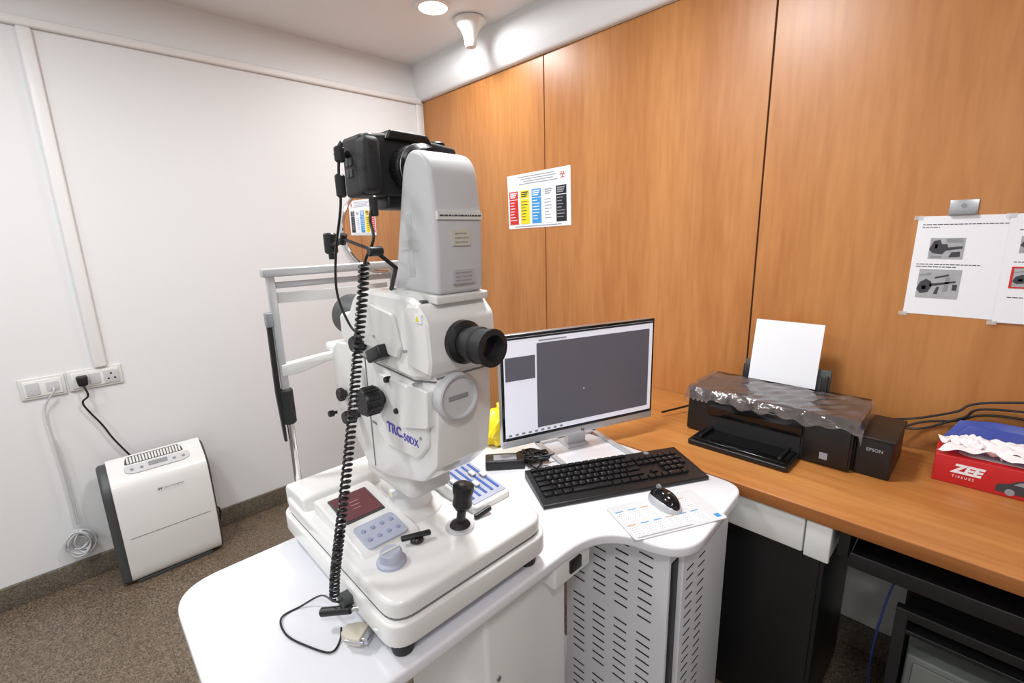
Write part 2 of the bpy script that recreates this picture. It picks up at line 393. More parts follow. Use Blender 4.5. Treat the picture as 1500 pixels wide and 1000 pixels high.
mb = MB()
for k in range(12):
    ry = .038+random.uniform(-.018, .006); rz = .05+random.uniform(-.026, .008); oy = random.uniform(-.012, .012)
    mb.tube([(.024+.003*k*.9+.004*math.sin(3*a), cc.y+oy+ry*math.cos(a), cc.z+rz*math.sin(a)) for a in [2*math.pi*i/28 for i in range(29)]], .0033, 6)
mb.tube([(.03+.012*math.cos(a), cc.y+.01*math.sin(a)*2, cc.z+.05+.004*math.sin(2*a)) for a in [2*math.pi*i/12 for i in range(13)]], .004, 6)
mb.build('coil', 'greywhite', t)

# ------------------------------------------------------------ dehumidifier
t = thing('dehumidifier', 'white portable dehumidifier with grey back standing on floor', 'dehumidifier', (.146, -1.70, 0), R(90))
W = .198
prof = roundpoly([(-.072, .012, .02), (-.076, .46, .04), (.01, .545, .05), (.078, .55, .04), (.08, .012, .02)])
MB().prism(prof, -W, W, 'x', bev=.04, seg=7).build('rear_housing', 'dgrey', t, local=True)
prof = roundpoly([(-.066, .012, .02), (-.094, .04, .05), (-.112, .25, .16), (-.096, .462, .07), (-.070, .502, .03), (.03, .567, .06), (.064, .556, .012), (.0, .50, .02), (-.05, .46, .02)])
MB().prism(prof, -W+.034, W-.012, 'x', bev=.03, seg=8).build('front_cover', 'white', t, local=True)
MB().box((-W+.05, -.075, .0), (W-.05, .06, .016), bev=.004).build('plinth', 'dgrey', t, local=True)
sa = math.atan2(.065, .100)
def Ts(d, h=0, x=0): # point d metres up the slope from the front lip
    return Matrix.Translation((x, -.066+d*math.cos(sa), .5045+d*math.sin(sa)+h)) @ Matrix.Rotation(sa, 4, 'X')
cpn = MB().prism(roundpoly([(-.12, -.030, .05), (.12, -.030, .05), (.12, .018, .012), (-.12, .018, .012)]), -.004, .005, 'z', bev=.002, T=Ts(.038, 0, .012)).build('control_panel', 'greywhite', t, local=True)
MB().box((-.035, -.012, .004), (.035, .010, .0065), T=Ts(.038, 0, .012)).build('display', 'grey', cpn, local=True)
for i in range(4):
    xx = (-.095, -.06, .06, .095)[i]
    MB().cyl((xx, -.008, .004), (xx, -.008, .008), .006, n=16, T=Ts(.038, 0, .012)).build('button', 'grey', cpn, local=True)
mb = MB()
mb.prism(roundpoly([(-.105, .064, .01), (.115, .064, .01), (.105, .106, .01), (-.095, .106, .01)]), -.006, .0012, 'z', mi=1, T=Ts(0))
for i in range(18):
    xx = -.094+i*.0113; mb.box((xx, .067, -.004), (xx+.0075, .103, .0022), bev=.0008, seg=1, T=Ts(0))
mb.build('air_grille', ['offwhite', 'dgrey'], t, local=True)
MB().text('White-Westinghouse', .0085, (.010, -.1075, .425), (1, 0, 0), (0, -.03, 1)).text('W', .017, (-.014, -.1075, .425), (1, 0, 0), (0, -.03, 1), bold=.0004).build('lettering', 'ink', t, local=True)
MB().box((-W+.058, -.1085, .2355), (W-.036, -.096, .238)).build('tank_joint', 'seam', t, local=True)
MB().tube(crom([(.17, .06, .14), (.215, .07, .155), (.225, .07, .12), (.21, .06, .08), (.19, .05, .075)]), .0045).build('power_lead', 'black', t, local=True)

# ------------------------------------------------------------ wood desk
t = thing('wood_worktop', 'orange wood laminate worktop running along panelled wall', 'desk', (1.3, -.6, .75))
MB().box((1.3, -.598, TZ-.032), (4.4, -.004, TZ), bev=.002).build('worktop', 'wooddesk', t)
MB().box((1.3, -.6005, TZ-.034), (4.4, -.596, TZ-.001), bev=.001).build('edge_band', 'woodedge', t)
DZ = TZ-.034
t = thing('drawer_unit', 'white drawer unit hung below the wood worktop', 'drawers', (2.15, -.59, .66))
MB().box((2.12, -.58, .652), (2.52, -.08, DZ), bev=.002).build('body', 'greywhite', t)
MB().box((2.12, -.592, .655), (2.462, -.58, DZ-.004), bev=.003).build('drawer', 'offwhite', t)
MB().box((2.466, -.594, .650), (2.522, -.58, DZ-.004), bev=.003).build('end_panel', 'offwhite', t)
t = thing('black_cupboard', 'matt black cupboard standing below the white drawer', 'cupboard', (2.38, -.3, 0))
MB().box((2.1, -.50, .0), (2.50, -.1, .65), bev=.004).build('body', 'black', t)
MB().box((2.11, -.512, .03), (2.49, -.50, .645), bev=.003).build('door', 'black', t)
t = thing('keyboard_tray', 'black sliding keyboard tray below the wood worktop', 'tray', (3, -.5, .66))
MB().box((2.56, -.575, .665), (3.6, -.2, .685), bev=.003).build('shelf', 'black', t)
MB().box((2.56, -.582, .66), (3.6, -.573, .70), bev=.003).build('front_lip', 'black', t)
for xx in (2.545, 3.602): MB().box((xx-.012, -.57, .672), (xx+.012, -.15, DZ), bev=.002).build('rail', 'black', t)
t = thing('steel_rack', 'black angle-iron rack at the lower right under desk', 'rack', (2.95, -.33, 0))
for xx in (2.67, 3.22):
    for yy in (-.50, -.1): MB().box((xx-.012, yy-.012, 0), (xx+.012, yy+.012, .56), bev=.002).build('post', 'black', t)
for zz in (.50, .06): MB().box((2.67, -.51, zz-.006), (3.22, -.09, zz+.006), bev=.002).build('shelf', 'black', t)
MB().box((2.68, -.512, .535), (3.205, -.49, .56), bev=.002).build('top_rail', 'black', t)
t = thing('grey_steel_box', 'grey steel storage box on the black rack', 'box', (2.93, -.33, .066))
MB().box((2.69, -.48, .067), (3.19, -.12, .42), bev=.006).build('body', 'metalgrey', t)
MB().box((2.705, -.486, .085), (3.17, -.48, .405), bev=.004).build('door', 'metalgrey', t)
MB().box((2.74, -.496, .345), (2.79, -.486, .36), bev=.003).build('latch', 'silver', t)
bp = [(2.635, -.30, .006), (2.63, -.42, .15), (2.625, -.49, .35), (2.632, -.50, .50), (2.645, -.47, .60), (2.66, -.38, .64), (2.67, -.3, .662)]
tag(MB().tube(crom(bp), .0025).build('network_cable', 'netblue'), 'thin blue network cable hanging beside the black rack', 'cable')

# ------------------------------------------------------------ instrument table
t = thing('instrument_table', 'white laminate instrument table with vented cabinet and lift column', 'table', (2.0, -1.1, 0))
poly = roundpoly([(1.63, -1.81, .09), (2.135, -1.81, .05), (2.135, -1.02, .13), (2.34, -.985, .10), (2.315, -.603, .06), (1.5, -.603, 0), (1.5, -1.15, .03), (1.63, -1.2, .03)], 10)
MB().prism(poly, TZ-.027, TZ, 'z', bev=.006, seg=3).build('tabletop', 'table', t)
MB().box((1.76, -1.36, .05), (2.09, -1.10, TZ-.028), bev=.012).build('lift_column', 'white', t)
MB().box((1.68, -1.75, .0), (2.12, -.75, .05), bev=.012).build('foot_plate', 'cab', t)
MB().cyl((2.091, -1.33, .55), (2.094, -1.33, .55), .006).build('column_screw', 'silver', t)
sb = MB().box((1.98, -1.185, .70), (2.128, -1.055, TZ-.028), bev=.006).build('switch_box', 'white', t)
MB().box((2.126, -1.135, .718), (2.134, -1.095, .750), bev=.002).build('rocker_switch', 'black', sb)
cb = MB()
cb.box((1.97, -.955, .04), (2.28, -.64, TZ-.028), bev=.003)
for gx in range(4):
    for k in range(25):
        if k % 9 == 8: continue
        zc = .715-k*.026; xa = 1.998+gx*.068
        cb.box((xa, -.9562, zc), (xa+.038, -.9535, zc+.0036), mi=1)
cab = cb.build('vented_cabinet', ['cab', 'black'], t)
MB().box((2.279, -.945, .10), (2.2835, -.915, .72)).build('door_gap', 'black', cab)
cb = MB().box((2.276, -.915, .06), (2.296, -.65, TZ-.03), bev=.003)
for gx in range(2):
    for k in range(18):
        zc = .68-k*.027; ya = -.895+gx*.065
        cb.box((2.2955, ya, zc), (2.2968, ya+.035, zc+.0036), mi=1)
cb.build('cabinet_door', ['cab', 'black'], t)
for xx, yy in ((2.02, -.93), (2.25, -.93), (2.02, -.68), (2.25, -.68)):
    MB().cyl((xx, yy, 0), (xx, yy, .04), .022, bev=.004).build('castor', 'black', t)

# ------------------------------------------------------------ retinal camera
RC = thing('retinal_camera', 'large white ophthalmic retinal camera on the instrument table', 'eye examination machine', (1.87, -1.39, TZ))
B0 = TZ
fp = lambda e, r=.045: roundpoly([(1.615+e, -1.578+e, r), (2.13-e, -1.578+e, r), (2.13-e, -1.203-e, r), (1.615+e, -1.203-e, r)])
for xx, yy in ((1.655, -1.545), (2.095, -1.545), (2.095, -1.24), (1.655, -1.24)):
    MB().cyl((xx, yy, B0), (xx, yy, B0+.026), .019, .022, bev=.003).build('foot', 'blackm', RC)
MB().prism(fp(.018), B0+.016, B0+.042, 'z', bev=.004).build('underside', 'lav', RC)
MB().prism(fp(-.002), B0+.034, B0+.078, 'z', bev=.005, seg=3).build('base_tray', 'white', RC)
MB().prism(fp(.007), B0+.0775, B0+.0805, 'z').build('tray_seam', 'seam', RC)
MB().prism(fp(.005), B0+.080, B0+.115, 'z', bev=.008, seg=4).build('deck', 'white', RC)
DK = B0+.115
MB().prism(roundpoly([(1.622, DK-.03, .01), (1.622, DK+.024, .02), (1.70, DK+.032, .02), (1.735, DK+.030, .01), (1.75, DK-.03)]), -1.567, -1.213, 'y', bev=.009, seg=4).build('rear_block', 'white', RC)
MB().prism(roundpoly([(1.755, DK-.01), (1.755, DK+.028, .01), (1.79, DK+.032, .01), (1.975, DK+.008, .015), (1.99, DK-.01)]), -1.552, -1.425, 'y', bev=.006, seg=3).build('console', 'white', RC)
sl = math.atan2(.024, .185)
def Tc(x, y): return Matrix.Translation((x, y, DK+.032-(x-1.79)*.1297)) @ Matrix.Rotation(sl, 4, 'Y')
T = Tc(1.838, -1.492)
sc = MB().box((-.046, -.043, -.002), (.046, .043, .003), bev=.002, T=T).build('display_frame', 'dgrey', RC)
MB().box((-.042, -.039, .002), (.042, .039, .0042), T=T).build('display', 'maroon', sc)
for k in range(3): MB().box((-.012+.012*k, -.012, .0042), (-.009+.012*k, .010-.003*k, .0046), T=T).build('display_mark', 'pink', sc)
T = Tc(1.938, -1.49)
kp = MB().prism(roundpoly([(-.036, -.044, .012), (.036, -.044, .012), (.036, .044, .012), (-.036, .044, .012)]), -.001, .003, 'z', bev=.001, T=T).build('keypad', 'lav', RC)
for i in range(2):
    for j in range(4):
        MB().cyl((-.014+.028*i, -.030+.020*j, .0025), (-.014+.028*i, -.030+.020*j, .005), .0050, n=18, bev=.001, T=T).build('key', 'lavd', kp)
MB().lathe([(.027, 0), (.027, .005), (.021, .008), (.020, .022), (.017, .025), (0, .025)], (2.022, -1.515, DK), n=32).build('dial', 'lav', RC)
MB().box((2.02, -1.533, DK+.0245), (2.024, -1.497, DK+.0275), bev=.001).build('dial_mark', 'offwhite', RC)
T = Matrix.Translation((2.005, -1.450, DK)) @ Matrix.Rotation(R(68), 4, 'Z')
MB().cyl((0, 0, 0), (0, 0, .012), .013, bev=.003, T=T).box((-.03, -.006, .010), (.028, .006, .018), bev=.003, T=T).build('lock_lever', 'black', RC)
jb = Vector((2.028, -1.362, DK))
MB().lathe([(.03, 0), (.03, .002), (.028, .005), (0, .005)], jb, n=28).build('joystick_socket', 'greywhite', RC)
MB().lathe([(.022, .004), (.018, .010), (.010, .014), (0, .014)], jb, n=28).build('joystick_boot', 'blackm', RC)
MB().cyl(jb+Vector((0, 0, .005)), jb+Vector((.002, .008, .05)), .009).lathe([(.0, 0), (.014, .002), (.020, .012), (.0185, .03), (.022, .044), (.021, .054), (.012, .059), (0, .059)], jb+Vector((.001, .006, .036)), (.03, .12, 1), n=28).build('joystick', 'black', RC)
MB().cyl((2.03, -1.325, DK+.004), (2.035, -1.285, DK+.012), .006, bev=.002).build('side_lever', 'black', RC)
T = Matrix.Translation((1.925, -1.262, DK+.022)) @ Matrix.Rotation(R(8), 4, 'Y')
MB().prism(roundpoly([(-.115, -.054, .012), (.095, -.054, .012), (.095, .054, .012), (-.115, .054, .012)]), -.03, .006, 'z', bev=.005, T=T).build('panel_block', 'white', RC)
MB().box((-.105, -.044, .005), (-.058, .044, .0085), bev=.001, T=T).build('indicator_window', 'navy', RC)
sp = MB().box((-.052, -.047, .005), (.084, .047, .0078), bev=.001, T=T).build('slider_panel', 'lav', RC)
for j in range(5):
    yy = -.036+.018*j
    MB().box((-.042, yy-.003, .0075), (.070, yy+.003, .0092), T=T).build('slider_track', 'blue', sp)
    MB().box((-.012+.018*(j % 3), yy-.006, .009), (.006+.018*(j % 3), yy+.006, .014), bev=.001, T=T).build('slider_knob', 'offwhite', sp)
# neck
nx, ny = 1.885, -1.39
MB().lathe([(.072, 0), (.069, .006), (.058, .010), (.047, .018), (.045, .050), (.047, .060)], (nx, ny, DK-.002), n=48).build('neck', 'white', RC)
MB().lathe([(.054, 0), (.058, .006), (.058, .026), (.054, .032)], (nx, ny, DK+.050), n=48).build('swivel_ring', 'offwhite', RC)
cs = MB().box((nx+.022, ny-.0595, DK+.059), (nx+.034, ny-.046, DK+.071)).build('caution_sticker', 'paper', RC)
MB().prism([(nx+.024, DK+.062), (nx+.032, DK+.062), (nx+.028, DK+.069)], ny-.060, ny-.0594, 'y').build('warning_sign', 'yellow', cs)
MB().prism(roundpoly([(1.80, -1.445, .02), (1.99, -1.445, .02), (1.99, -1.345, .02), (1.80, -1.345, .02)]), DK+.078, DK+.125, 'z', bev=.006).build('swivel_bracket', 'offwhite', RC)
yl, yh = -1.454, -1.336
low = roundpoly([(1.785, 1.06, .008), (1.83, 1.012, .008), (1.92, 1.012, .008), (2.05, 1.050, .006), (2.098, 1.095, .006), (2.112, 1.18, .006), (2.112, 1.31), (1.81, 1.31), (1.79, 1.25, .006), (1.772, 1.10, .006)], 4)
MB().prism(low, yl, yh, 'y', bev=.006, seg=2).build('lower_housing', 'white', RC)
side = roundpoly([(1.695, 1.11, .006), (1.72, 1.075, .006), (1.80, 1.06, .006), (1.85, 1.10, .01), (1.85, 1.225, .01), (1.80, 1.268, .006), (1.725, 1.265, .006), (1.695, 1.235, .006)], 4)
MB().prism(side, yl+.004, yh-.006, 'y', bev=.006, seg=2).build('patient_side_housing', 'offwhite', RC)
up = roundpoly([(1.79, 1.285, .006), (1.86, 1.260, .006), (2.06, 1.248, .006), (2.106, 1.258, .006), (2.108, 1.372, .006), (2.07, 1.388, .006), (1.905, 1.392, .006), (1.862, 1.376, .006), (1.838, 1.345, .006), (1.79, 1.335, .006)], 4)
MB().prism(up, yl-.010, yh+.004, 'y', bev=.008, seg=1).build('upper_housing', 'white', RC, ang=20)
MB().prism(roundpoly([(2.052, 1.275, .006), (2.120, 1.266, .006), (2.126, 1.29, .006), (2.122, 1.355, .008), (2.098, 1.380, .006), (2.062, 1.376, .006), (2.046, 1.335, .006), (2.058, 1.30, .006)], 4), yl-.017, yh+.005, 'y', bev=.006, seg=1).build('eyepiece_block', 'white', RC, ang=20)
MB().prism(roundpoly([(1.868, 1.300, .005), (1.905, 1.288, .005), (2.025, 1.280, .005), (2.035, 1.30, .005), (2.018, 1.358, .006), (1.925, 1.372, .005), (1.885, 1.366, .005)], 4), yl-.017, yl-.008, 'y', bev=.003, seg=1).build('side_cover', 'offwhite', RC, ang=20)
MB().prism([(1.80, 1.2725), (1.86, 1.2525), (2.05, 1.2415), (2.112, 1.2515), (2.112, 1.2545), (2.05, 1.2445), (1.86, 1.2555), (1.80, 1.2755)], yl-.0012, yl+.002, 'y').build('housing_seam', 'seam', RC)
MB().box((2.1105, yl+.003, 1.2565), (2.1132, yh-.003, 1.2595)).build('housing_seam', 'seam', RC)
MB().prism(roundpoly([(1.905, 1.115, .006), (1.935, 1.092, .006), (2.05, 1.097, .01), (2.084, 1.13, .01), (2.090, 1.21, .006), (2.03, 1.232, .006), (1.93, 1.236, .006), (1.905, 1.21, .006)], 4), yl-.007, yl+.002, 'y', bev=.003, seg=1).build('side_panel', 'white', RC, ang=20)
MB().prism(roundpoly([(2.015, 1.150, .006), (2.100, 1.172, .006), (2.106, 1.238), (2.045, 1.240, .006)], 4), yl-.014, yl+.002, 'y', bev=.003, seg=1).build('corner_cover', 'white', RC, ang=20)
MB().prism([(1.868, 1.02), (1.871, 1.02), (1.871, 1.255), (1.868, 1.255)], yl-.001, yl+.002, 'y').build('housing_seam', 'seam', RC)
MB().prism(roundpoly([(1.815, 1.17, .01), (1.862, 1.16, .01), (1.862, 1.235, .01), (1.82, 1.24, .01)], 4), yl-.008, yl+.006, 'y', bev=.003, seg=1).build('knob_plate', 'white', RC, ang=20)
tp = Py(567, 624, yl-.008)
MB().text('TRC', .027, (tp.x, yl-.0075, tp.z), (1, 0, 0), (0, 0, 1), bold=.0007).text('-50DX', .020, (tp.x+.052, yl-.0075, tp.z-.004), (1, 0, 0), (0, 0, 1), bold=.0001).build('lettering', 'purple', RC)
tp = Py(545, 617, yl-.002)
MB().text('TOPCON', .008, (tp.x, yl-.0015, tp.z), (1, 0, 0), (0, 0, 1)).build('maker_lettering', 'inkl', RC)
# column
colp = roundpoly([(1.978, 1.392), (2.112, 1.392), (2.118, 1.50, .05), (2.105, 1.602, .028), (2.060, 1.619, .024), (2.034, 1.598, .02), (2.00, 1.47, .05)], 9)
MB().prism(colp, -1.438, -1.344, 'y', bev=.007, seg=4).build('column', 'greywhite', RC)
MB().prism(roundpoly([(1.968, 1.386), (2.116, 1.378), (2.116, 1.391, .004), (1.968, 1.399, .004)]), -1.444, -1.338, 'y', bev=.002).build('column_flange', 'offwhite', RC)
MB().prism(roundpoly([(2.058, 1.372), (2.092, 1.368), (2.092, 1.383), (2.058, 1.385)]), -1.456, -1.436, 'y', bev=.002).build('column_latch', 'dgrey', RC)
def facelabel(z0, z1, y0, y1, nm, rows, mt='paper'):
    x = 2.1155
    p = MB().box((x-.004, y0, z0), (x+.003, y1, z1)).build(nm, mt, RC)
    mb = MB()
    for k in range(rows):
        zz = z1-(k+.8)*(z1-z0)/(rows+.6); y = y0+.004
        while y < y1-.006:
            l = random.uniform(.002, .007); mb.box((x+.003, y, zz-.0011), (x+.0036, min(y+l, y1-.003), zz+.0011)); y += l+.0015
    mb.build('printed_text', 'inkl' if rows > 1 else 'ink', p)
facelabel(1.508, 1.520, -1.435, -1.347, 'name_strip', 1, 'offwhite')
facelabel(1.468, 1.492, -1.408, -1.374, 'asset_label', 3, 'beige')
facelabel(1.408, 1.430, -1.410, -1.368, 'rating_label', 3, 'silverp')
for (a, b, c, d) in ((2.035, 2.05, 1.42, 1.52), (2.015, 2.066, 1.462, 1.478)):
    MB().box((a, -1.4395, c), (b, -1.4375, d)).build('tape', 'tape', RC)
# eyepiece + round cap
e0 = Vector((2.120, -1.405, 1.314))
MB().lathe([(.036, 0), (.036, .014), (.03, .018), (.026, .020)], e0, (1, 0, 0), 40).build('eyepiece_collar', 'black', RC)
ep = MB().lathe([(.025, .016), (.025, .032), (.029, .034), (.03, .050), (.027, .053), (.0275, .070), (.03, .072), (.03, .080), (.021, .082), (.018, .074), (.016, .060)], e0, (1, 0, 0), 40).build('eyepiece', 'blackm', RC)
MB().cyl(e0+Vector((.059, 0, 0)), e0+Vector((.0615, 0, 0)), .0165).build('eyepiece_glass', 'glass', ep)
c0 = Vector((2.106, -1.418, 1.222))
cp_ = MB().lathe([(.041, 0), (.041, .018), (.039, .021), (.035, .0215), (.033, .017), (.0, .017)], c0, (1, 0, 0), 48).build('round_cap', 'greywhite', RC)
MB().ring(c0+Vector((.0215, 0, 0)), (1, 0, 0), .037, .0013).build('cap_ring', 'silverp', cp_)
MB().box((c0.x+.0165, c0.y-.02, c0.z-.004), (c0.x+.0185, c0.y+.02, c0.z+.004), bev=.001).build('cap_bar', 'grey', cp_)
# objective
MB().lathe([(.030, 0), (.034, .03), (.046, .085), (.047, .11), (.043, .112), (.036, .10), (0, .09)], (1.80, -1.390, 1.312), (-1, 0, .02), 40).build('objective_barrel', 'dgrey', RC)
MB().lathe([(.040, 0), (.043, .004), (.043, .03), (.038, .034)], (1.81, -1.390, 1.312), (-1, 0, .02), 40).build('objective_ring', 'white', RC)
def knob(px, py, r, ln, name='knob', m_='black'):
    p = Py(px, py, yl-ln/2)
    mb = MB()
    mb.lathe([(r*.55, 0), (r*.55, ln*.35), (r*.9, ln*.38), (r, ln*.45), (r, ln*.92), (r*.9, ln), (0, ln)], (p.x, yl+.006, p.z), (0, -1, 0), 32)
    for k in range(18):
        a = 2*math.pi*k/18
        c = Vector((p.x+r*math.cos(a), yl+.006, p.z+r*math.sin(a)))
        mb.cyl(c+Vector((0, -ln*.48, 0)), c+Vector((0, -ln*.9, 0)), r*.07, n=6)
    mb.build(name, m_, RC)
knob(545, 586, .026, .055, 'focus_knob')
knob(525, 503, .015, .04)
knob(513, 610, .013, .04)
knob(498, 578, .014, .02)
knob(484, 606, .007, .02)
knob(566, 556, .0055, .02)
knob(580, 602, .005, .018)
p = Py(555, 517, yl-.02)
T = Matrix.Translation((p.x, yl-.024, p.z)) @ Matrix.Rotation(R(-22), 4, 'Y')
MB().box((-.026, -.01, -.012), (.026, .014, .012), bev=.004, T=T).box((-.01, .01, -.006), (.008, .026, .006), T=T).build('selector_lever', 'black', RC)
for (px, py, r) in ((570, 530, .004), (605, 512, .003), (560, 490, .003), (622, 640, .003), (618, 560, .003)):
    p = Py(px, py, yl); MB().cyl((p.x, yl-.0185 if py < 520 else yl-.0165 if py == 560 else yl-.009, p.z), (p.x, yl+.004, p.z), r, n=14).build('screw', 'silver', RC)
T = Py(613, 467, yl-.017)
st = MB().prism([(T.x-.01, T.z-.007), (T.x+.01, T.z-.007), (T.x+.01, T.z+.007), (T.x-.01, T.z+.007)], yl-.0185, yl-.0160, 'y').build('sticker', 'paper', RC)
MB().prism([(T.x-.007, T.z-.004), (T.x+.003, T.z-.004), (T.x-.002, T.z+.005)], yl-.0192, yl-.0184, 'y').build('warning_sign', 'yellow', st)
# fixation lamp arm
a0 = Py(580, 392, -1.46); a1 = Py(550, 368, -1.49); a2 = Py(503, 350, -1.49)
fa = MB().tube([a0, a1], .0035).tube([a1, a2], .003).cyl(a1+Vector((0, .012, 0)), a1-Vector((0, .012, 0)), .008, bev=.002).cyl(a2+Vector((-.006, 0, -.008)), a2+Vector((.004, 0, .008)), .006).build('fixation_arm', 'black', RC)
a3 = Py(485, 362, -1.49)
MB().cyl(a3+Vector((0, 0, -.022)), a3+Vector((0, 0, -.012)), .006).cyl(a3+Vector((0, 0, -.012)), a3+Vector((0, 0, .026)), .012, bev=.003).cyl(a3, a2, .005).build('fixation_lamp', 'black', fa)
MB().tube([a0, Vector((1.985, -1.448, 1.396))], .004).build('arm_mount', 'black', RC)
# chin rest
hx_ = 1.622; yA = -1.535; yB = -1.236
CR = MB().box((hx_-.012, yA-.016, 1.408), (hx_+.012, yB+.016, 1.427), bev=.004).build('chin_rest', 'rest', RC)
CR['label'] = 'grey metal head and chin rest frame'
for yy in (yA, yB):
    MB().cyl((hx_, yy, B0+.11), (hx_, yy, 1.14), .008).build('lower_post', 'chrome', CR)
    MB().cyl((hx_, yy, 1.07), (hx_, yy, 1.155), .015, bev=.004).build('clamp', 'blackm', CR)
    MB().box((hx_-.008, yy-.008, 1.145), (hx_+.008, yy+.008, 1.41), bev=.003).build('upper_post', 'rest', CR)
MB().prism([(yA-.017, 1.03), (yA-.012, 1.03), (yA-.010, 1.31), (yA-.020, 1.31), (yA-.022, 1.15)], hx_-.005, hx_+.005, 'x', bev=.001).build('side_strap', 'black', CR)
MB().box((hx_-.010, yA-.021, 1.30), (hx_+.010, yA-.006, 1.332), bev=.003).build('pivot_block', 'grey', CR)
MB().box((hx_-.010, yA+.006, 1.382), (hx_+.002, yB-.006, 1.396), bev=.003).build('second_bar', 'rest', CR)
bow = [(hx_+.028*math.sin(math.pi*i/12)-.016, yA+.01+(yB-yA-.02)*i/12) for i in range(13)]
MB().prism(bow+[(x-.005, y) for x, y in bow[::-1]], 1.348, 1.372, 'z').build('forehead_band', 'offwhite', CR)
arm = roundpoly([(yA-.004, 1.186), (yA+.03, 1.184, .01), (yA+.10, 1.20, .02), (yB, 1.204), (yB, 1.222), (yA+.10, 1.220, .02), (yA-.004, 1.212, .004)])
MB().prism(arm, hx_-.010, hx_+.010, 'x', bev=.004).build('chin_bar', 'offwhite', CR)
MB().prism(roundpoly([(hx_-.045, -1.42, .02), (hx_+.01, -1.42, .02), (hx_+.01, -1.33, .02), (hx_-.045, -1.33, .02)]), 1.214, 1.238, 'z', bev=.008).build('chin_cup', 'white', CR)
MB().box((1.965, -1.60, B0+.045), (1.99, -1.575, B0+.065), bev=.003).build('rear_socket', 'dgrey', RC)

# ------------------------------------------------------------ DSLR on top
DC = thing('digital_camera', 'black digital single-lens camera mounted on top of the white column', 'camera', (1.94, -1.39, 1.55))
MB().prism(roundpoly([(-1.476, 1.553, .008), (-1.275, 1.553, .008), (-1.275, 1.646, .010), (-1.33, 1.652, .006), (-1.43, 1.656, .006), (-1.476, 1.650, .010)]), 1.905, 1.968, 'x', bev=.006, seg=3).build('body', 'blackm', DC)
MB().prism(roundpoly([(-1.430, 1.645), (-1.420, 1.662, .005), (-1.345, 1.660, .005), (-1.335, 1.645)]), 1.902, 1.976, 'x', bev=.004).build('viewfinder_hump', 'black', DC)
MB().box((1.955, -1.478, 1.556), (1.992, -1.448, 1.645), bev=.010, seg=4).build('grip', 'blackm', DC)
MB().cyl((1.935, -1.30, 1.644), (1.935, -1.30, 1.658), .018, bev=.002).build('mode_dial', 'black', DC)
MB().cyl((1.972, -1.460, 1.642), (1.972, -1.460, 1.650), .008, bev=.002).build('shutter_button', 'dgrey', DC)
MB().box((1.93, -1.405, 1.659), (1.962, -1.355, 1.6635), bev=.001).build('hot_shoe', 'dgrey', DC)
MB().box((1.899, -1.44, 1.575), (1.906, -1.36, 1.63), bev=.002).build('rear_display', 'blackg', DC)
for k in range(4): MB().box((1.92+.012*(k % 2), -1.4785, 1.585+.018*(k//2)), (1.929+.012*(k % 2), -1.475, 1.598+.018*(k//2)), bev=.001).build('port_cover', 'dgrey', DC)
MB().lathe([(.034, 0), (.034, .01), (.036, .012), (.036, .03), (.034, .032), (.034, .04), (.037, .042), (.037, .058), (.03, .066), (.028, .085)], (1.968, -1.39, 1.600), (1, 0, -.05), 44).build('lens', 'black', DC)
mb = MB()
mb.lathe([(.0355, 0), (.0368, .001), (.0368, .012), (.0355, .013)], (1.984, -1.39, 1.599), (1, 0, -.05), 80)
for k in range(40):
    a = 2*math.pi*k/40; mb.cyl((1.985, -1.39+.0368*math.cos(a), 1.599+.0368*math.sin(a)), (1.996, -1.39+.0368*math.cos(a), 1.5985+.0368*math.sin(a)), .0012, n=6)
mb.build('focus_ring', 'blackm', DC)
MB().ring((2.011, -1.39, 1.5978), (1, 0, -.05), .0370, .0009).build('lens_band', 'silver', DC)
MB().box((1.92, -1.43, 1.532), (1.965, -1.37, 1.557), bev=.006).build('mount_plate', 'black', DC)
MB().lathe([(.006, 0), (.006, .022), (.004, .024)], (1.93, -1.474, 1.622), (0, -1, 0), 14).build('side_plug', 'black', DC)
def cable(name, pts, r, label, m_='black', n=8, group=None):
    return tag(MB().tube(crom(pts, n), r).build(name, m_), label, 'cable', group)
t = thing('camera_lead', 'thin black lead with ferrite beads hanging beside the camera', 'cable', (1.93, -1.5, 1.3))
pp = [Vector((1.93, -1.500, 1.620)), Py(500, 208, -1.51), Py(496, 245, -1.515), Py(499, 300, -1.515), Py(492, 370, -1.52), Py(494, 430, -1.52), Py(512, 475, -1.51), Py(528, 492, -1.50)]
MB().tube(crom(pp), .0022).build('wire', 'black', t)
for (px, py, l) in ((497, 226, .012), (499, 272, .018)):
    c = Py(px, py, -1.513); MB().cyl(c-Vector((0, 0, l)), c+Vector((0, 0, l)), .008, bev=.003).build('ferrite_bead', 'black', t)
t = thing('coiled_cable', 'black coiled cable hanging down the near side of the machine', 'cable', (1.95, -1.56, .87))
pp = [Py(548, 290, -1.475), Py(542, 320, -1.485), Py(547, 350, -1.49), Py(534, 385, -1.50), Py(532, 420, -1.515), Py(528, 470, -1.52), Py(522, 540, -1.525), Py(516, 610, -1.535), Py(508, 690, -1.565), Py(499, 770, -1.594), Py(491, 840, -1.607), Py(490, 875, -1.608)]
path = crom(pp, 12)
MB().tube(path[:38], .0025).build('straight_lead', 'black', t)
seg = path[36:]
Ls = [0]
for a, b in zip(seg, seg[1:]): Ls.append(Ls[-1]+(b-a).length)
tot = Ls[-1]; turns = int(tot/.0092); hp = []
NS = turns*10; j = 0
for i in range(NS+1):
    s_ = tot*i/NS
    while j < len(seg)-2 and Ls[j+1] < s_: j += 1
    k = (s_-Ls[j])/max(1e-9, Ls[j+1]-Ls[j]); c = seg[j].lerp(seg[j+1], min(1, k))
    a = 2*math.pi*turns*i/NS
    hp.append(c+Vector((math.cos(a), math.sin(a), 0))*.0072)
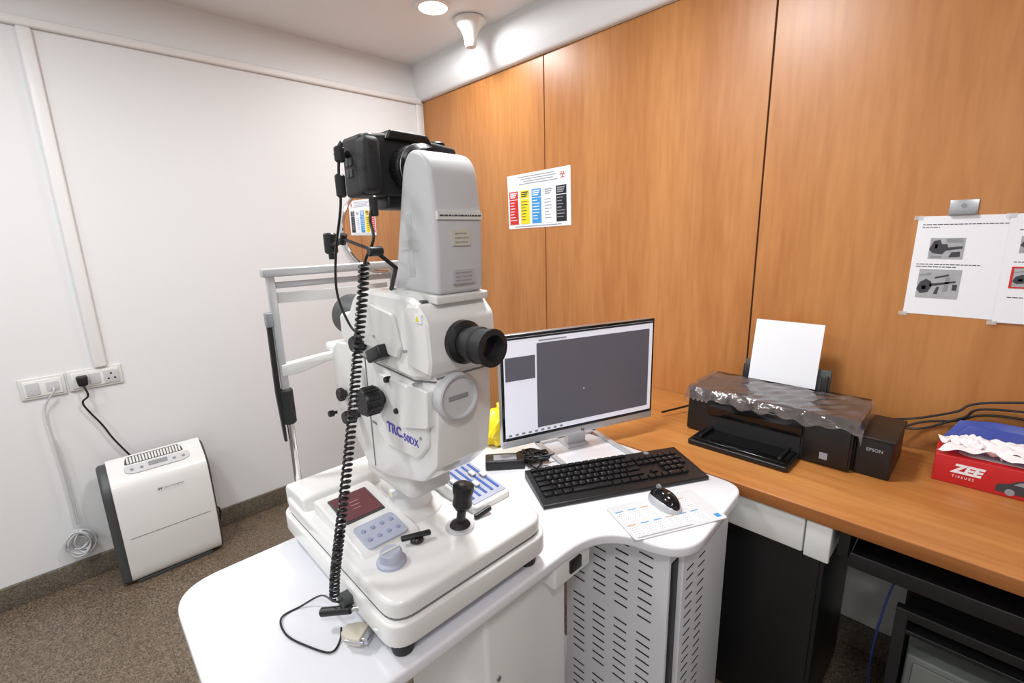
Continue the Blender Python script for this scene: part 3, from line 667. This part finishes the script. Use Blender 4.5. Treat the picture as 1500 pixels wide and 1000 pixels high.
MB().tube(hp, .0024, 6).build('coil', 'black', t)
cp0 = Py(547, 298, -1.475)
MB().cyl(cp0-Vector((0, 0, .02)), cp0+Vector((0, 0, .012)), .007, bev=.002).build('plug', 'black', t)
zt = TZ+.0035
pp = [Vector((1.975, -1.60, B0+.055)), Py(488, 880, -1.62), Pz(470, 872, TZ+.03), Pz(440, 888, zt), Pz(412, 905, zt), Pz(420, 930, zt), Pz(455, 948, zt), Pz(485, 955, zt), Pz(498, 938, zt), Pz(500, 918, TZ+.02)]
cable('thin_lead', pp, .0018, 'thin black lead looping across table below the machine')
c = Pz(500, 898, TZ+.035)
t = thing('black_plug', 'black barrel plug at the near corner of machine', 'plug', c)
MB().cyl(c+Vector((-.03, -.026, .0)), c+Vector((.016, .014, 0.010)), .008, bev=.003).build('barrel', 'black', t)
MB().cyl(c+Vector((.014, .012, 0.009)), c+Vector((.026, .024, .012)), .004).build('tip', 'silver', t)
c = Pz(522, 928, TZ+.02)
t = thing('serial_connector', 'beige serial connector plugged into the machine base corner', 'connector', c)
T = Matrix.Translation(c) @ Matrix.Rotation(R(35), 4, 'Z')
MB().prism(roundpoly([(-.024, -.010, .004), (-.006, -.018, .004), (.016, -.018, .003), (.016, .018, .003), (-.006, .018, .004), (-.024, .010, .004)]), -.008, .008, 'z', bev=.003, T=T).build('hood', 'beige', t)
MB().box((.016, -.014, -.006), (.028, .014, .006), bev=.002, T=T).build('shell', 'silver', t)
for s in (-1, 1): MB().cyl((-.012, s*.0165, 0), (.022, s*.0165, 0), .0032, n=12, T=T).build('thumbscrew', 'silver', t)

# ------------------------------------------------------------ monitor
mt = thing('computer_monitor', 'silver-framed computer monitor showing a grey image window', 'monitor', (1.845, -.722, TZ), R(70.2))
hw = .282; zb = .062; ztp = .412
MB().box((-hw, .0, zb), (hw, .022, ztp), bev=.005).build('back_shell', 'silver', mt, local=True)
MB().box((-hw+.002, -.003, zb+.02), (hw-.002, .002, ztp-.002), bev=.001).build('bezel', 'blackg', mt, local=True)
MB().box((-hw, -.004, zb), (hw, .0, zb+.022), bev=.001).build('chin', 'silverp', mt, local=True)
mb = MB().box((-hw+.010, -.0045, zb+.026), (hw-.010, -.003, ztp-.010))
mb.box((-hw+.010, -.0052, ztp-.016), (hw-.010, -.0044, ztp-.010), mi=1).box((-hw+.010, -.0052, zb+.026), (hw-.010, -.0044, zb+.032), mi=1)
for i in range(9): mb.box((-hw+.02+i*.022, -.0058, zb+.036), (-hw+.03+i*.022, -.005, zb+.042), mi=2)
mb.box((-hw+.125, -.0058, ztp-.028), (-hw+.22, -.005, ztp-.024), mi=2)
scn = mb.build('screen', ['uiw', 'uid', 'inkl'], mt, local=True)
MB().box((-hw+.118, -.0052, zb+.048), (hw-.024, -.0044, ztp-.034)).build('image_window', 'uig', scn, local=True)
MB().box((-hw+.014, -.0052, ztp-.140), (-hw+.112, -.0044, ztp-.068)).build('thumbnail', 'uig', scn, local=True)
MB().box((.0, -.006, .21), (.004, -.005, .214)).build('cursor', 'paper', scn, local=True)
MB().text('hp', .014, (0, -.0046, zb+.010), (1, 0, 0), (0, 0, 1), align='CENTER').build('lettering', 'ink', mt, local=True)
MB().prism(roundpoly([(.018, .18), (.03, .18, .005), (.055, .012, .01), (.055, .002), (.035, .002)]), -.035, .035, 'x', bev=.002).build('stand_neck', 'silverp', mt, local=True)
fr = MB()
for (a, b) in (((-.12, -.135), (.12, -.118)), ((-.12, .09), (.12, .107)), ((-.12, -.135), (-.103, .107)), ((.103, -.135), (.12, .107)), ((-.04, .02), (.04, .1))):
    fr.box((a[0], a[1], 0), (b[0], b[1], .008), bev=.002)
fr.build('stand_base', 'silverp', mt, local=True)

# ------------------------------------------------------------ keyboard
KB = thing('computer_keyboard', 'black computer keyboard in front of the monitor', 'keyboard', (2.035, -.812, TZ), R(61.2))
kl, kd = .247, .086
prof = roundpoly([(-kd, .002, .002), (-kd, .012, .004), (kd, .026, .005), (kd, .002, .002)])
MB().prism(prof, -kl, kl, 'x', bev=.003).build('base', 'black', KB, local=True)
ks = math.atan2(.014, 2*kd)
kmesh = {}
def key(x, y, w, d=.0155):
    k = (round(w, 4), d)
    if k not in kmesh:
        mb = MB(); bm = bmesh.new(); bmesh.ops.create_cube(bm, size=1)
        for v in bm.verts:
            tp = 1 if v.co.z > 0 else 0; q = .84 if tp else 1
            v.co = Vector((v.co.x*w*(1-(1-q)*.0155/w), v.co.y*d*q, .007*tp))
        mb.addbm(bm, 0, None, .0009, 2); o = mb.build('key', 'black', KB, local=True); kmesh[k] = o
    else:
        o = kmesh[k].copy(); COL.objects.link(o); o.parent = KB
    o.location = (x, y, .0125+(y+kd)*math.tan(ks)); o.rotation_euler = (ks, 0, 0)
u = .0212; x_0 = -kl+.012; legs = MB()
def row(y, ws, chars=None, xs=x_0, d=.0165):
    x = xs
    for i, w in enumerate(ws):
        if w < 0: x += -w*u; continue
        key(x+w*u/2, y, w*u-.0025, d)
        if chars and i < len(chars) and chars[i] != ' ':
            z = .0125+(y+kd)*math.tan(ks)+.0072
            legs.text(chars[i], .007, (x+.006, y+.001, z), (1, 0, 0), (0, 1, math.tan(ks)), depth=.0001)
        x += w*u
row(.070, [1]+[1.1]*12, None, d=.012)
row(.046, [1]*13+[1.6], '`1234567890-=')
row(.023, [1.4]+[1]*12+[1.2], ' QWERTYUIOP[]')
row(.0, [1.7]+[1]*11+[1.9], ' ASDFGHJKL;')
row(-.023, [2.2]+[1]*10+[2.4], ' ZXCVBNM,./')
row(-.046, [1.3, 1.3, 1.3, 5.6, 1.3, 1.3, 1.3, 1.2])
xn = x_0+14.75*u
for yy in (.046, .023): row(yy, [1, 1, 1], xs=xn)
row(-.023, [-1, 1], xs=xn); row(-.046, [1, 1, 1], xs=xn)
xp = xn+3.3*u
for i, yy in enumerate((.046, .023, 0, -.023, -.046)):
    row(yy, [1, 1, 1, 1] if i < 3 else ([1, 1, 1] if i == 3 else [2, 1]), [' /*-', '789+', '456', '123', '0.'][i], xs=xp-.006)
legs.build('key_legends', 'inkl', KB, local=True)
MB().cyl((.14, .071, .0245), (.14, .071, .027), .008, n=24).build('badge', 'grey', KB, local=True)

# ------------------------------------------------------------ mouse pad + mouse
MP = thing('mouse_pad', 'pale grey mouse pad printed with a calendar beside the keyboard', 'mouse pad', (2.221, -.868, TZ), R(64))
MB().prism(roundpoly([(-.132, -.072, .01), (.128, -.072, .01), (.128, .068, .01), (-.132, .068, .01)]), .0002, .003, 'z').build('pad', 'padp', MP, local=True)
mb = MB()
for i in range(6):
    for j in range(2):
        ox = -.120+i*.036; oy = -.054+j*.058
        mb.box((ox, oy+.034, .003), (ox+.022, oy+.037, .0033), mi=(1 if (i+j) % 3 == 0 else 2))
        mb.box((ox-.003, oy-.004, .003), (ox+.028, oy+.030, .00315), mi=3)
        for a in range(5):
            for b in range(4): mb.box((ox+a*.0052, oy+b*.008, .0031), (ox+a*.0052+.0024, oy+b*.008+.003, .0034))
mb.box((-.122, -.067, .003), (.03, -.064, .0033), mi=0)
mb.box((.104, -.062, .003), (.118, -.047, .0033), mi=2)
mb.build('calendar_print', ['inkl', 'orange', 'cyan', 'paper'], MP, local=True)
MS = thing('computer_mouse', 'small black and silver wireless mouse on the calendar pad', 'mouse', (2.20, -.835, TZ+.0035), R(155))
def dome(a, b, c, zo):
    bm = bmesh.new(); bmesh.ops.create_uvsphere(bm, u_segments=32, v_segments=16, radius=1)
    for v in bm.verts:
        z = v.co.z; v.co = Vector((v.co.x*a, v.co.y*b, zo+max(0.0, (z*c if z > 0 else 0)*(1-.15*v.co.x))))
    return MB().addbm(bm, 0, None)
dome(.054, .034, .030, 0).build('shell', 'silverp', MS, local=True)
dome(.0525, .0295, .0345, .003).build('top_cover', 'blackg', MS, local=True)
MB().cyl((.026, -.003, .032), (.026, .003, .032), .008, n=20).build('scroll_wheel', 'grey', MS, local=True)
MB().cyl((-.015, 0, .0365), (-.014, 0, .0385), .004, n=16).build('badge', 'silver', MS, local=True)

# ------------------------------------------------------------ adapter, leads, yellow bag
adp = Pz(740, 682, TZ)
t = thing('power_adapter', 'black laptop style power adapter lying left of the monitor base', 'adapter', (adp.x, adp.y, TZ), R(50))
MB().box((-.06, -.028, 0), (.06, .028, .03), bev=.005).build('case', 'black', t, local=True)
MB().box((-.035, -.02, .0298), (.035, .015, .0306)).build('rating_label', 'inkl', t, local=True)
t = thing('tangled_leads', 'black leads bundled on the table beside the monitor stand', 'cable', (1.84, -.93, TZ))
for k in range(8):
    pp = [Vector((adp.x+.05, adp.y+.05, TZ+.012))]
    c = Pz(782, 676, TZ)
    for i in range(7):
        pp.append(Vector((c.x+random.uniform(-.05, .05), c.y+random.uniform(-.045, .045), TZ+.006+random.uniform(0, .025))))
    MB().tube(crom(pp, 8), .003, 6).build('lead', 'black', t)
t = thing('yellow_bag', 'crumpled yellow plastic bag behind the left of the monitor', 'bag', (1.60, -.84, TZ))
bm = bmesh.new(); bmesh.ops.create_icosphere(bm, subdivisions=4, radius=1)
for v in bm.verts:
    c = v.co; k = 1+.09*math.sin(c.x*9+c.y*5)+.07*math.sin(c.y*13-c.z*7)
    v.co = Vector((c.x*.06*k, c.y*.095*k, max(0, .05+c.z*.068*k)))
MB().addbm(bm, 0, None).build('bag', 'bagy', t, local=True)
MB().prism([(-.02, .09), (.02, .09), (.03, .125), (-.01, .115), (-.03, .13)], -.012, .01, 'y', bev=.004).build('knot', 'bagy', t, local=True)

# ------------------------------------------------------------ printer
PT = thing('inkjet_printer', 'black desktop inkjet printer with side ink tank on worktop', 'printer', (2.27, -.22, TZ))
xa, xb, ya, yb = 2.015, 2.50, -.335, -.09
H1 = .135
MB().prism(roundpoly([(ya, TZ+.004, .006), (ya+.006, TZ+.10, .01), (ya+.01, TZ+H1, .01), (yb, TZ+H1+.01, .015), (yb, TZ+.004, .006)]), xa, xb, 'x', bev=.006).build('body', 'black', PT)
MB().prism(roundpoly([(ya+.004, TZ+H1-.002, .003), (ya+.006, TZ+H1+.018, .012), (yb, TZ+H1+.026, .012), (yb, TZ+H1)]), xa+.002, xb-.002, 'x', bev=.005).build('scanner_lid', 'blackg', PT)
MB().box((xa+.075, ya-.006, TZ+.075), (xb-.125, ya+.004, TZ+.128), bev=.003).build('output_cover', 'blackg', PT)
MB().box((xa+.078, ya-.002, TZ+.02), (xb-.128, ya+.006, TZ+.073)).build('output_slot', 'blackm', PT)
tr = MB().box((xa+.07, ya-.105, TZ+.016), (xb-.135, ya+.0, TZ+.024), bev=.003).build('output_tray', 'blackg', PT)
for a in (xa+.09, xb-.158): MB().box((a, ya-.10, TZ+.024), (a+.008, ya-.0, TZ+.034), bev=.002).build('tray_rail', 'black', tr)
MB().prism(roundpoly([(xa+.06, ya, 0), (xa+.06, ya-.118, .01), (xb-.125, ya-.118, .01), (xb-.125, ya, 0)]), TZ+.001, TZ+.017, 'z', bev=.003).build('tray_base', 'black', PT)
MB().box((xb-.12, ya-.004, TZ+.01), (xb-.005, ya+.004, TZ+.125), bev=.003).build('front_panel', 'black', PT)
MB().box((xb-.075, ya-.006, TZ+.025), (xb-.055, ya-.003, TZ+.045)).build('panel_mark', 'inkl', PT)
for i in range(4): MB().cyl((xa+.02+i*.015, ya-.001, TZ+.115), (xa+.02+i*.015, ya+.007, TZ+.116), .004, n=12).build('control_button', 'grey', PT)
tk = MB().box((xb+.004, -.318, TZ+.002), (xb+.088, yb-.02, TZ+.112), bev=.006).build('ink_tank', 'black', PT)
MB().box((xb-.004, -.31, TZ+.002), (xb+.008, yb-.03, TZ+.105), bev=.003).build('tank_bracket', 'blackm', PT)
MB().box((xb+.002, -.321, TZ+.108), (xb+.091, yb-.018, TZ+.118), bev=.003).build('tank_lid', 'black', tk)
MB().text('EPSON', .0125, (xb+.048, -.3192, TZ+.082), (1, 0, 0), (0, 0, 1), align='CENTER', bold=.0002).build('lettering', 'inkl', tk)
T = Matrix.Translation((0, yb-.015, TZ+H1+.02)) @ Matrix.Rotation(R(-12), 4, 'X')
MB().box((xa+.10, -.006, -.02), (xa+.37, .004, .075), bev=.006, T=T).build('paper_support', 'dgrey', PT)
for a in (xa+.10, xa+.345): MB().box((a, -.018, -.02), (a+.02, -.004, .055), bev=.003, T=T).build('paper_guide', 'black', PT)
T2 = Matrix.Translation((0, yb-.032, TZ+H1+.033)) @ Matrix.Rotation(R(-10), 4, 'X')
tag(MB().box((xa+.123, -.0015, -.003), (xa+.333, .0, .212), T=T2).build('paper_sheet', 'paper'), 'blank white paper sheet standing in the printer feeder', 'paper')
vs = []; fs = []; nxx, nyy = 60, 30
for j in range(nyy+1):
    for i in range(nxx+1):
        x = xa-.010+(xb-xa+.030)*i/nxx; y = ya-.010+(yb-ya-.040)*j/nyy
        z = TZ+H1+.0245+.008*j/nyy+.0018*math.sin(i*.35+j*.5)+.0014*math.sin(i*.8-j*.9)+random.uniform(-.0008, .0008)
        if j == 0: z -= .036+.006*math.sin(i*.33)+.004*math.sin(i*.9); y += .003*math.sin(i*.8)
        if j == 1: z -= .014; y -= .003
        if i == 0 or i == nxx: z -= .026
        vs.append((x, y, z))
for j in range(nyy):
    for i in range(nxx): a = j*(nxx+1)+i; fs.append([a, a+1, a+nxx+2, a+nxx+1])
tag(MB().add(vs, fs).build('plastic_film', 'film', ang=25), 'wrinkled clear plastic film laid over the printer lid', 'film')
rr = TZ
lead_pts = [[(xb+.05, -.07, rr+.10), Py(1345, 612, -.05), Py(1400, 603, -.05), Py(1450, 590, -.04), (3.05, -.04, rr+.26)],
            [(xb+.05, -.055, rr+.07), Py(1350, 627, -.04), Py(1410, 612, -.03), Py(1460, 600, -.03), (3.1, -.03, rr+.20)],
            [(xb+.05, -.04, rr+.05), Py(1350, 618, -.02), Py(1400, 616, -.015), Py(1470, 610, -.015), (3.1, -.015, rr+.15)]]
for pp, lb in zip(lead_pts, ('highest', 'middle', 'lowest')):
    cable('black_lead', pp, .0035, lb+' of three black leads running right from the ink tank', group='black leads behind the printer')
cable('monitor_lead', [(1.9, -.30, rr+.02), (1.96, -.16, rr+.03), (1.99, -.06, rr+.05), (2.05, -.045, rr+.04)], .004, 'short black lead between monitor and printer')

# ------------------------------------------------------------ tissue box
TB = thing('tissue_box', 'red cardboard tissue box at the right end of worktop', 'tissue box', (2.80, -.155, TZ), R(2))
bw = .135; bd = .055; bh = .078
MB().box((-bw, -bd, .0005), (bw, bd, bh), bev=.002).build('carton', 'redbox', TB, local=True)
MB().prism(roundpoly([(-.09, -.03, .03), (.09, -.03, .03), (.09, .03, .03), (-.09, .03, .03)]), bh-.001, bh+.001, 'z').build('opening', 'offwhite', TB, local=True)
MB().text('ZEE', .034, (-.098, -bd-.0006, .046), (1, 0, 0), (0, 0, 1), bold=.0016, shear=.3).text('T I S S U E S', .0085, (-.096, -bd-.0006, .024), (1, 0, 0), (0, 0, 1)).build('lettering', 'paper', TB, local=True)
MB().prism(roundpoly([(-.012, .012, .004), (.098, .012, .004), (.106, .030, .008), (.083, .038, .006), (.063, .052, .01), (.028, .053, .01), (.010, .038, .006), (-.012, .032, .008)]), -bd-.0012, -bd+.0005, 'y').build('printed_car', 'ink', TB, local=True)
mb = MB().prism(roundpoly([(.018, .038), (.032, .049, .004), (.060, .048, .006), (.073, .038)]), -bd-.0017, -bd-.001, 'y')
for a in (.014, .082): mb.cyl((a, -bd-.0018, .016), (a, -bd-.001, .016), .009, n=18)
mb.build('printed_car_details', 'inkl', TB, local=True)
ts = thing('tissue', 'crumpled white tissues lying on top of the red box', 'tissue', (2.80, -.155, TZ+bh), R(2))
for q, (ox, oy, sx_, sy_, hh, ph) in enumerate([(-.02, 0, .105, .050, .016, 0), (.025, .005, .08, .042, .030, 2.1), (-.06, .004, .05, .035, .028, 4.0)]):
    vs = []; fs = []; n_ = 30
    for j in range(n_+1):
        for i in range(n_+1):
            a = -1+2*i/n_; b = -1+2*j/n_; r2 = a*a+b*b
            edge = 1+.12*math.sin(5*math.atan2(b, a)+ph)
            z = hh*max(0, 1-r2*.5)+.010*abs(math.sin(3*a+4*b+ph))+.007*abs(math.sin(6*b-5*a+1+ph))+.003*math.sin(13*a+9*b)
            vs.append((ox+a*sx_*edge, oy+b*sy_*edge, .004+max(0, z)))
    for j in range(n_):
        for i in range(n_): k = j*(n_+1)+i; fs.append([k, k+1, k+n_+2, k+n_+1])
    MB().add(vs, fs).build('tissue_sheet', 'tissue', ts, local=True, ang=60)
T = Matrix.Translation((2.67, -.095, TZ+.002)) @ Matrix.Rotation(R(-22), 4, 'X')
BF = thing('blue_folder', 'blue plastic folder leaning behind the red tissue box', 'folder', (2.67, -.095, TZ))
MB().prism([(0, 0), (.45, 0), (.45, .150), (.10, .150), (.03, .138), (0, .08)], -.003, .003, 'y', bev=.001, T=T).build('back_cover', 'bluef', BF)
MB().prism([(.01, 0), (.45, 0), (.45, .132), (.05, .128), (.01, .06)], -.008, -.004, 'y', bev=.001, T=T).build('front_cover', 'bluef', BF)

# ------------------------------------------------------------ lights
def area(loc, size, power, col=(.97, .985, 1)):
    l = bpy.data.lights.new('downlight_and_fill', 'AREA'); l.shape = 'DISK'; l.size = size; l.energy = power; l.color = col
    o = bpy.data.objects.new('downlight_and_fill', l); COL.objects.link(o); o.location = loc
area((lx, ly, 2.505), .20, 9)
for x, y, p in ((1.9, -1.0, 25), (1.1, -2.2, 18), (3.2, -2.2, 15), (1.4, -3.4, 14), (3.4, -3.3, 13)): area((x, y, 2.505), .30, p)  # unseen fill discs added at ceiling height to brighten the closed room
w = bpy.data.worlds.new('world'); S.world = w; w.use_nodes = True
bg = w.node_tree.nodes['Background']; bg.inputs[0].default_value = (.93, .96, 1, 1); bg.inputs[1].default_value = .5
S.view_settings.view_transform = 'Standard'
